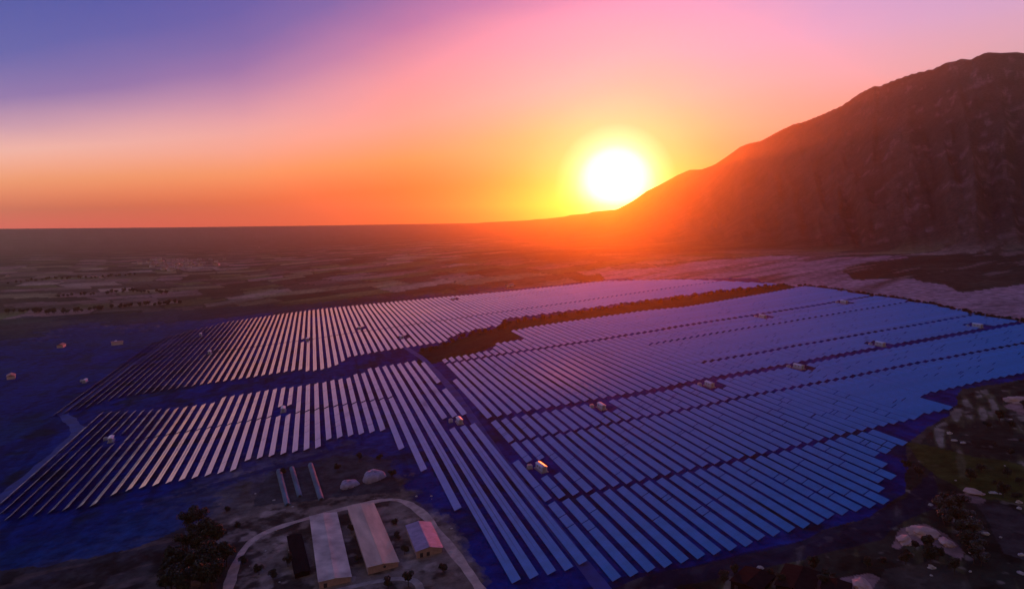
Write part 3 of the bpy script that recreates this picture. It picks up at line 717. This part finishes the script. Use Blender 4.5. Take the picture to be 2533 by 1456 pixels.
# ------------------------------------------------------------------ trees and bushes
m_leaf = [mat('dark_leaves', (.014, .024, .012), .7, var=.5, scale=.6), mat('olive_leaves', (.008, .022, .008), .7, var=.5, scale=.6), mat('grey_leaves', (.06, .065, .055), .45, var=.6, scale=1.2)]
m_bark = mat('bark', (.05, .038, .03), .9)
def tree_meshes(seed, hgt, rx, nleaf, lsize, bush=False):
    rnd = random.Random(seed); tr = MB(); cr = MB()
    lobes = []
    for i in range(9 if not bush else 6):
        t = rnd.uniform(0, 6.283); r_ = rx * rnd.uniform(.15, .62)
        lobes.append((math.cos(t) * r_, math.sin(t) * r_, hgt * rnd.uniform(.42 if not bush else .3, .86), rx * rnd.uniform(.32, .55)))
    if not bush:
        top = (rnd.uniform(-.3, .3), rnd.uniform(-.3, .3), hgt * .55); tr.tube((0, 0, -.4), top, hgt * .035, hgt * .02, 7)
        for l in lobes[:6]: tr.tube(top if rnd.random() < .6 else (top[0] * .5, top[1] * .5, hgt * .33), l[:3], hgt * .014, hgt * .005, 5)
    else:
        for l in lobes[:4]: tr.tube((0, 0, -.2), l[:3], .09, .03, 5)
    for i in range(nleaf):
        l = rnd.choice(lobes); d = Vector((rnd.gauss(0, 1), rnd.gauss(0, 1), rnd.gauss(0, 1))).normalized() * l[3] * rnd.uniform(.55, 1.08)
        c = Vector(l[:3]) + Vector((d.x, d.y, d.z * .8)); n = (d.normalized() + Vector((rnd.gauss(0, .6), rnd.gauss(0, .6), rnd.gauss(0, .6)))).normalized()
        p = n.orthogonal().normalized(); p = Matrix.Rotation(rnd.uniform(0, 6.28), 3, n) @ p; q = n.cross(p); s_ = lsize * rnd.uniform(.5, 1.4)
        cr.quad(tuple(c - p * s_), tuple(c - q * s_ * .6), tuple(c + p * s_), tuple(c + q * s_ * .6))
    return tr, cr
TREES = []
for i, (hg, rx, nl, ls, bu) in enumerate([(9, 4.2, 1500, .42, False), (7.5, 3.8, 1300, .4, False), (11, 4.0, 1700, .45, False), (3.0, 2.4, 500, .32, True), (2.4, 2.8, 450, .32, True)]):
    tr, cr = tree_meshes(11 + i, hg, rx, nl, ls, bu)
    me = []
    for mb, nm in ((tr, 'trunk'), (cr, 'crown')):
        m_ = bpy.data.meshes.new(nm); m_.from_pydata(mb.v, [], mb.f); m_.update(); me.append(m_)
    TREES.append(me)
def plant(kind, x, y, label, group, scale=1., leaf=0, name=None, cat=None):
    bush = kind >= 3
    root = empty(name or ('bush' if bush else 'tree'), (x, y, H1(x, y)), random.uniform(0, 6.28)); root.scale = (scale * random.uniform(.9, 1.1), scale * random.uniform(.9, 1.1), scale * random.uniform(.85, 1.15))
    for k_, nm in enumerate(('trunk', 'crown')):
        key = (kind, k_, leaf); me = TREECACHE.get(key)
        if me is None:
            me = TREES[kind][k_].copy(); me.materials.append(m_bark if k_ == 0 else m_leaf[leaf]); TREECACHE[key] = me
        o = bpy.data.objects.new(nm if not (bush and k_ == 0) else 'stem', me); sc.collection.objects.link(o); o.parent = root
    tag(root, label, cat or ('bush' if bush else 'tree'), group); return root
TREECACHE = {}
def at(px, py): p = W(px, py); return p[0], p[1]
# grove left of the farm track
g1 = [(490, 1300), (478, 1330), (508, 1335), (462, 1362), (495, 1368), (530, 1362), (448, 1400), (480, 1405), (515, 1400), (440, 1440), (470, 1445), (505, 1440), (535, 1430), (560, 1400), (425, 1470), (455, 1475), (420, 1420), (500, 1470), (468, 1310), (485, 1350), (520, 1385), (432, 1400), (465, 1425), (490, 1420), (525, 1455), (410, 1455), (545, 1410)]
for i, p in enumerate(g1): plant(i % 3, *at(*p), 'dark leafy tree in the black grove left of the curved track' if i else 'tallest dark tree at the upper tip of the grove left of the track', 'grove left of the farm track', 1.1 + .25 * random.random() + (.25 if i == 0 else 0), 0)
yl = [((600, 1395), 'round dark tree', 1), ((640, 1420), 'dark tree', 0), ((675, 1432), 'spreading dark tree', 1), ((712, 1400), 'dark tree', 0), ((560, 1265), 'low dark bush', 3), ((585, 1300), 'low dark bush', 4), ((985, 1330), 'dark bush', 3), ((1000, 1370), 'dark tree', 1), ((980, 1295), 'green bush', 4), ((868, 1318), 'green tree', 1), ((886, 1392), 'green tree', 1), ((1010, 1450), 'dark tree', 2), ((960, 1455), 'dark tree', 0), ((1095, 1420), 'dark tree', 1), ((700, 1175), 'dark tree', 1), ((835, 1165), 'dark tree', 0), ((888, 1140), 'dark tree', 2), ((940, 1140), 'dark tree', 1), ((970, 1180), 'dark tree', 0)]
ywh = ['left of the worn grey shed, nearest the track', 'between the track and the black shed, in the middle', 'next to the lower left yard path', 'touching the narrow black shed', 'above the grove in the rough yard', 'just above the track where it bends down', 'right of the pink roof, halfway', 'between the pink roof and the small house', 'at the far right corner of the pink roof', 'between the two long sheds, far end', 'between the two long sheds, near end', 'below the small house, right one', 'below the pink roofed shed, left one', 'right of the small house at the lower edge', 'at the head of the polytunnels', 'behind the smaller covered heap', 'behind the heaps, left of the pair', 'behind the larger covered heap', 'at the right end of the larger heap']
for (p, l, kd), wh_ in zip(yl, ywh): plant(kd, *at(*p), l + ' ' + wh_, 'trees around the farmyard', .62 if kd < 3 else 1., 1 if 'green' in l else 0)
# right hand corner
rl = [(2330, 1255), (2348, 1270), (2372, 1262), (2335, 1295), (2362, 1300), (2392, 1295), (2378, 1325), (2405, 1330), (2395, 1358), (2418, 1365), (2408, 1392), (2425, 1400), (2350, 1240), (2320, 1275)]
for i, p in enumerate(rl): plant((i + 1) % 3, *at(*p), 'grey leaved tree of the dark thicket beside the pale slope at lower right', 'thicket at lower right', .7 + .3 * random.random(), 2 if i % 2 else 0)
rl2 = [(2240, 1368), (2262, 1360), (2290, 1370), (2320, 1385), (2345, 1402), (2360, 1420), (2300, 1395), (2240, 1395), (2180, 1390), (2145, 1405), (1790, 1440), (1815, 1425), (1860, 1440), (1905, 1425), (1930, 1450), (2035, 1450), (2060, 1425), (2010, 1415), (2400, 1190), (2425, 1170), (2460, 1195), (2490, 1180), (2520, 1200), (2500, 1130), (2460, 1100), (2440, 1060), (2470, 1045), (2500, 1060), (2525, 1090), (2530, 1010), (2240, 1160), (2270, 1180), (2250, 1210), (2480, 1230), (2515, 1240)]
for i, p in enumerate(rl2): plant(i % 3 if i % 4 else 3, *at(*p), 'dark tree scattered over the rough ground right of the field' if i % 4 else 'dark bush scattered over the rough ground right of the field', 'scattered trees on the rough ground' if i % 4 else 'scattered bushes on the rough ground', .45 + .35 * random.random(), 0 if i % 3 else 1)
# hedge along the far right fence line
hp = [(1975, 708), (2030, 712), (2118, 727), (2212, 739), (2319, 758), (2437, 784), (2532, 797), (2600, 815)]
def along(pts, n):
    pts = [np.array(W(*p)[:2]) for p in pts]; L_ = [0]
    for a, b in zip(pts[:-1], pts[1:]): L_.append(L_[-1] + np.linalg.norm(b - a))
    out = []
    for i in range(n):
        d = L_[-1] * (i + random.uniform(-.4, .4)) / n; j = max(0, min(len(pts) - 2, int(np.searchsorted(L_, d)) - 1)); f = (d - L_[j]) / (L_[j + 1] - L_[j])
        out.append(pts[j] + (pts[j + 1] - pts[j]) * f)
    return out
for q in along(hp, 190): plant(3 + random.randint(0, 1), q[0] + random.uniform(-3, 3), q[1] + random.uniform(-3, 3), 'dark bush in the hedge along the right edge of the field', 'hedge bushes along the field edge', .7 + random.random() * .6, 0)
for q in along([(1050, 868), (1110, 850), (1160, 826), (1234, 812), (1258, 796), (1350, 786), (1470, 764), (1600, 748), (1770, 724), (1860, 716), (1935, 702)], 80): plant(3 + random.randint(0, 1), q[0] + random.uniform(-5, 5), q[1] - random.uniform(0, 14), 'low green bush along the upper bank of the dark wash', 'bushes along the upper bank of the wash', 1.0 + random.random() * .9, 1)
for pts, n, lb in (([(-20, 778), (60, 772), (130, 777), (230, 768), (330, 758), (450, 752)], 60, 'dark tree in the tree line nearest the field on the left plain'), ([(30, 702), (120, 692), (240, 688), (340, 680)], 30, 'dark tree in the farther thin tree line on the left plain'), ([(150, 735), (240, 730), (320, 722), (420, 728)], 30, 'dark tree in the middle tree line on the left plain')):
    for q in along(pts, n): plant(random.randint(0, 1), q[0] + random.uniform(-12, 12), q[1] + random.uniform(-14, 14), lb, lb.replace('dark tree in', 'trees of'), 1.0 + random.random() * .5, 0)

m_rock = mat('pale_pink_rock', (.46, .32, .29), .9, var=.35, scale=.5, bump=.4); m_rock2 = mat('grey_stone', (.38, .37, .36), .85, var=.4, scale=.8, bump=.4)
def rock_mesh(seed, m):
    rnd = np.random.RandomState(seed); bm = bmesh.new(); bmesh.ops.create_icosphere(bm, subdivisions=3, radius=1)
    o_ = rnd.uniform(0, 50, 3)
    for v in bm.verts:
        p = np.array(v.co); k = .35 + 1.05 * fbm(np.array([p[0] * 1.3 + o_[0]]), np.array([p[1] * 1.3 + p[2] * 1.7 + o_[1]]), seed, 4)[0] + .25 * (vnoise(np.array([p[0] * 4 + o_[2]]), np.array([p[2] * 4 + p[1] * 3]), seed + 9)[0] - .5)
        v.co = v.co * float(k); v.co.z = v.co.z * .8
    me = bpy.data.meshes.new('boulder'); bm.to_mesh(me); bm.free(); me.materials.append(m); return me
ROCKS = [rock_mesh(40 + i, m_rock if i < 3 else m_rock2) for i in range(6)]
def boulder(px, py, k, sx, sy, sz, label, group):
    x, y, z = W(px, py); o = bpy.data.objects.new('boulder', ROCKS[k]); sc.collection.objects.link(o)
    o.location = (x, y, z); o.scale = (sx, sy, sz); o.rotation_euler = (0, 0, random.uniform(0, 6.28)); tag(o, label, 'rock', group)
boulder(2285, 1318, 0, 7.5, 5.2, 3.2, 'largest pale pink rock on the slope left of the dark thicket', 'pale rocks at lower right')
boulder(2240, 1338, 1, 4.2, 3.2, 2.4, 'pale pink rock at the left tip of the rocky crescent', 'pale rocks at lower right')
boulder(2340, 1342, 2, 5.0, 3.2, 2.4, 'pale pink rock between the largest rock and the dark thicket', 'pale rocks at lower right')
boulder(2408, 1218, 1, 5.0, 3.0, 2.2, 'pink rock above the dark thicket', 'pale rocks at lower right')
boulder(2130, 1446, 2, 6.0, 3.6, 2.6, 'broad pink rock at the lower edge right of the black stores', 'pale rocks at lower right')
boulder(2518, 992, 0, 9.0, 6.0, 4.0, 'pale rock at the right edge beside the blue field', 'pale rocks at lower right')
rr2 = random.Random(77)
for i in range(26):
    a_ = rr2.random()
    if a_ < .45: px, py = rr2.uniform(2280, 2530), rr2.uniform(1200, 1440)
    elif a_ < .75: px, py = rr2.uniform(2340, 2530), rr2.uniform(1000, 1200)
    else: px, py = rr2.uniform(1790, 2060), rr2.uniform(1390, 1450)
    k_ = rr2.uniform(.5, 1.9); boulder(px, py, 3 + i % 3, k_, k_ * .8, k_ * .7, 'small grey stone strewn over the rough ground at lower right', 'small stones on the rough ground')

for i in range(46):
    px, py = rr2.uniform(600, 1150), rr2.uniform(1215, 1450); k_ = rr2.uniform(.3, .95)
    if 740 < px < 1105 and py > 1245: continue
    boulder(px, py, 3 + i % 3, k_, k_ * .8, k_ * .7, 'pale loose stone lying in the farmyard around the curved track', 'loose stones in the farmyard')

# ------------------------------------------------------------------ far town and farms
m_house = mat('pale_house_render', (.62, .50, .48), .8, var=.2, scale=.1); m_tile = mat('tiled_roof', (.42, .22, .18), .8, var=.2, scale=.1)
def house(x, y, sx, sy, h, rz, label, group):
    root = empty('house', (x, y, H1(x, y) - .5), rz)
    b = MB(); b.box(-sx / 2, -sy / 2, -1, sx / 2, sy / 2, h); b.build('wall', m_house, root)
    r = MB(); o_ = .6; e = sy * .28
    A = [(-sx / 2 - o_, -sy / 2 - o_, h + .02), (sx / 2 + o_, -sy / 2 - o_, h + .02), (sx / 2 + o_, sy / 2 + o_, h + .02), (-sx / 2 - o_, sy / 2 + o_, h + .02)]; B_ = [(-sx / 2 - o_, 0, h + e), (sx / 2 + o_, 0, h + e)]
    r.quad(A[0], A[1], B_[1], B_[0]); r.quad(A[2], A[3], B_[0], B_[1]); r.quad(A[1], A[2], B_[1]); r.quad(A[3], A[0], B_[0]); r.quad(A[3], A[2], A[1], A[0]); r.build('roof', m_tile, root)
    tag(root, label, 'house', group)
rt = random.Random(12)
for i in range(90):
    px = rt.gauss(448, 45); py = 655 + abs(rt.gauss(0, 6)) * rt.choice([-1, 1]) - abs(px - 445) * .05
    if rt.random() < .35: f = rt.random(); px, py = 402 + 60 * f, 668 - 28 * f
    x, y, _ = W(max(330, min(600, px)), max(643, min(672, py)))
    house(x, y, rt.uniform(14, 30), rt.uniform(11, 18), rt.uniform(6, 11), rt.uniform(0, 3.14), 'tiny pale house of the distant town on the plain', 'houses of the distant town')
FARM = [(232, 686, 'left of the town below the haze'), (250, 688, 'beside another white farm left of the town'), (20, 684, 'at the far left edge of the plain'), (640, 612, 'high on the plain right of the town'), (560, 668, 'right of the town among small fields'), (290, 852, 'on dark ground above the perimeter track'), (152, 858, 'low on the dark ground far left'), (28, 935, 'at the left edge beside green scrub'), (1262, 708, 'just beyond the rear edge of the pink field')]
for px, py, wh_ in FARM:
    x, y, _ = W(px, py); house(x, y, 15, 8, 4, rt.uniform(0, 3), 'small white farm building ' + wh_, 'lone farm buildings')

# ------------------------------------------------------------------ the evening air
hz = MB(); hz.box(-27000, -27000, -75, 27000, 27000, 900); ho = hz.build('haze'); tag(ho, 'warm evening haze filling the valley air', 'haze', kind='stuff')
mh = bpy.data.materials.new('haze_air'); mh.use_nodes = True; th_ = mh.node_tree; th_.nodes.clear()
pv = th_.nodes.new('ShaderNodeVolumePrincipled'); pv.inputs['Color'].default_value = (.80, .72, .42, 1); pv.inputs['Density'].default_value = 7.2e-5; pv.inputs['Anisotropy'].default_value = .86
mo = th_.nodes.new('ShaderNodeOutputMaterial'); th_.links.new(pv.outputs[0], mo.inputs['Volume']); ho.data.materials.append(mh)
